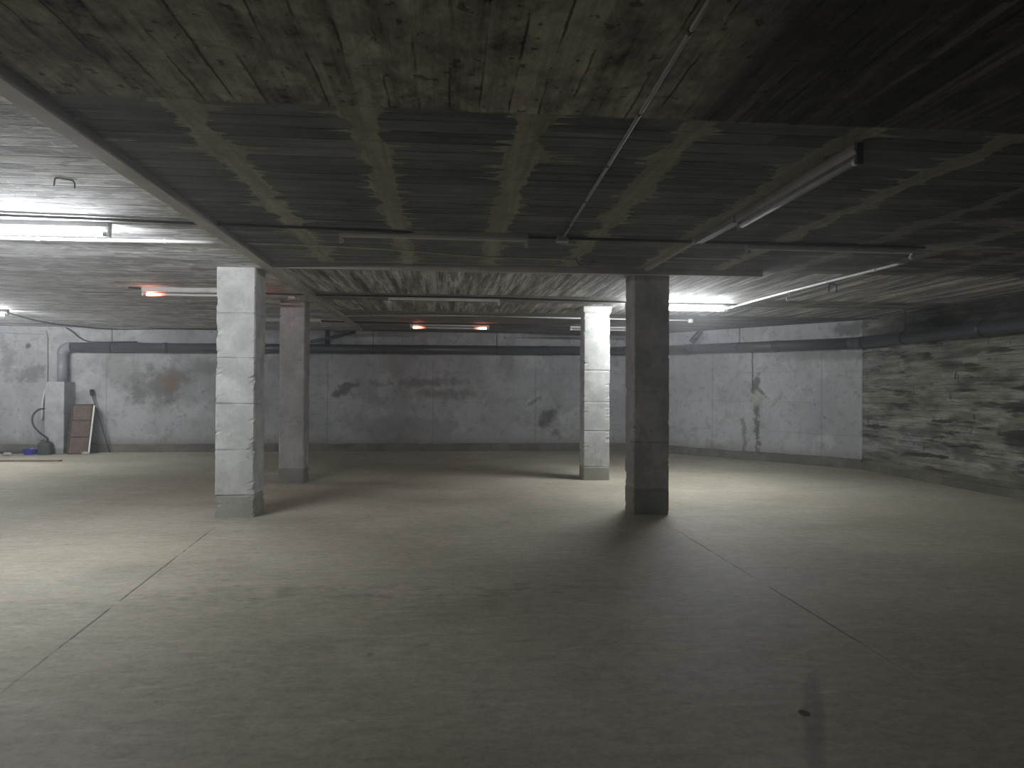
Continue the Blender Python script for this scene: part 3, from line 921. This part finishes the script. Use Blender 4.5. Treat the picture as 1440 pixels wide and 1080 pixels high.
def lump(name, label, cat, loc, s, mat, seed, flat=1.0):
    bm = bmesh.new()
    bmesh.ops.create_icosphere(bm, subdivisions=2, radius=1.0)
    for v in bm.verts:
        k = 1 + 0.38 * mnoise.noise(v.co * 1.5 + Vector((seed, seed, 0)))
        v.co = Vector((v.co.x * s[0] * k, v.co.y * s[1] * k, max(v.co.z, -0.55) * s[2] * k))
    mz = min(v.co.z for v in bm.verts)
    for v in bm.verts: v.co.z -= mz
    o = link(name, bm, mat)
    o.location = loc
    return tag(o, label, cat)


lump('rubble_piece', 'small whitish lump on floor at foot of the lath beside the crate', 'rubble', (-7.80, 16.18, 0), (0.085, 0.06, 0.045), M_rubble, 2.0)
lump('rubble_piece', 'small pale rubble piece on floor behind the brown plank', 'rubble', (-9.30, 16.0, 0), (0.10, 0.07, 0.045), M_rubble, 5.0)
lump('dirt_heap', 'low dark heap of dirt against the wall left of the blue basin', 'dirt', (-9.55, 16.55, 0), (0.30, 0.10, 0.04), M_frame, 8.0)

# blue basin
t = thing('blue_basin', 'small blue plastic basin on floor left of the dark green canister', 'basin', (-8.985, 16.27, 0))
bw = lathe(bmesh.new(), [(0.12, 0.0), (0.155, 0.105), (0.165, 0.11), (0.165, 0.122), (0.148, 0.122), (0.140, 0.10), (0.112, 0.012)], 24)
link('bowl', bw, M_blue, t, False)
# dark green canister with hose
t = thing('canister', 'dark green plastic canister on floor against the pier', 'canister', (-8.665, 16.245, 0))
cb = bmesh.new()
sec = ((0.0, 0.98), (0.02, 1.0), (0.20, 1.0), (0.245, 0.92), (0.27, 0.72))
rings = []
for z, k in sec:
    ring = []
    for i in range(24):
        a = 2 * math.pi * i / 24
        ca, sa = math.cos(a), math.sin(a)
        ex = lambda v: math.copysign(abs(v) ** 0.55, v)
        ring.append(cb.verts.new((0.135 * k * ex(ca), 0.115 * k * ex(sa), z)))
    rings.append(ring)
for a, b in zip(rings, rings[1:]):
    for i in range(24): cb.faces.new((a[i], a[(i + 1) % 24], b[(i + 1) % 24], b[i]))
cb.faces.new(rings[0]); cb.faces.new(rings[-1])
link('body', cb, M_green, t, False)
link('neck', nt([(0.04, 0, 0.268), (0.04, 0, 0.295)], 0.035, 14), M_cap, t, True)
link('handle', nt(curve([(-0.09, 0, 0.262), (-0.085, 0, 0.305), (-0.03, 0, 0.315), (-0.015, 0, 0.268)], 5), 0.012, 8), M_green, t, True)
# hose looping from the wall into the canister
yh = 16.52
P = curve([(-8.625, 16.245, 0.300), (-8.64, 16.25, 0.36), (-8.78, 16.28, 0.45), (-8.93, 16.32, 0.58), (-9.02, 16.38, 0.72), (-9.03, 16.44, 0.86), (-8.94, 16.48, 0.965), (-8.84, 16.49, 0.985), (-8.787, 16.49, 0.98)], 8)
o = P[0].copy()
t = thing('hose', 'black rubber hose looping down from the pier into the green canister', 'hose', tuple(o))
link('tube_run', nt([p - o for p in P], 0.019, 12), M_hose, t, True)
bmr = bmesh.new()
for i in range(2, len(P) - 2, 2):
    d = (P[i + 1] - P[i - 1]).normalized()
    tube(bmr, [P[i] - o - d * 0.006, P[i] - o + d * 0.006], 0.0215, 12)
link('ribs', bmr, M_hose, t, True)
conduit('downpipe', 'thin white plastic pipe on wall above the black hose', 'pipe',
        [(-8.93, 16.77, 1.46), (-8.97, 16.77, 1.40), (-9.02, 16.77, 1.1), (-9.03, 16.77, 0.72)], 0.017, M_conduit, 2)
# plank on the floor
t = nb(-10.2, -7.57, -0.05, 0.05, 0.0, 0.028, 0.004)
o = link('plank', t, M_timber)
o.location = (0, 14.74, 0)
tag(o, 'long brown timber plank lying on floor at the left edge', 'plank')
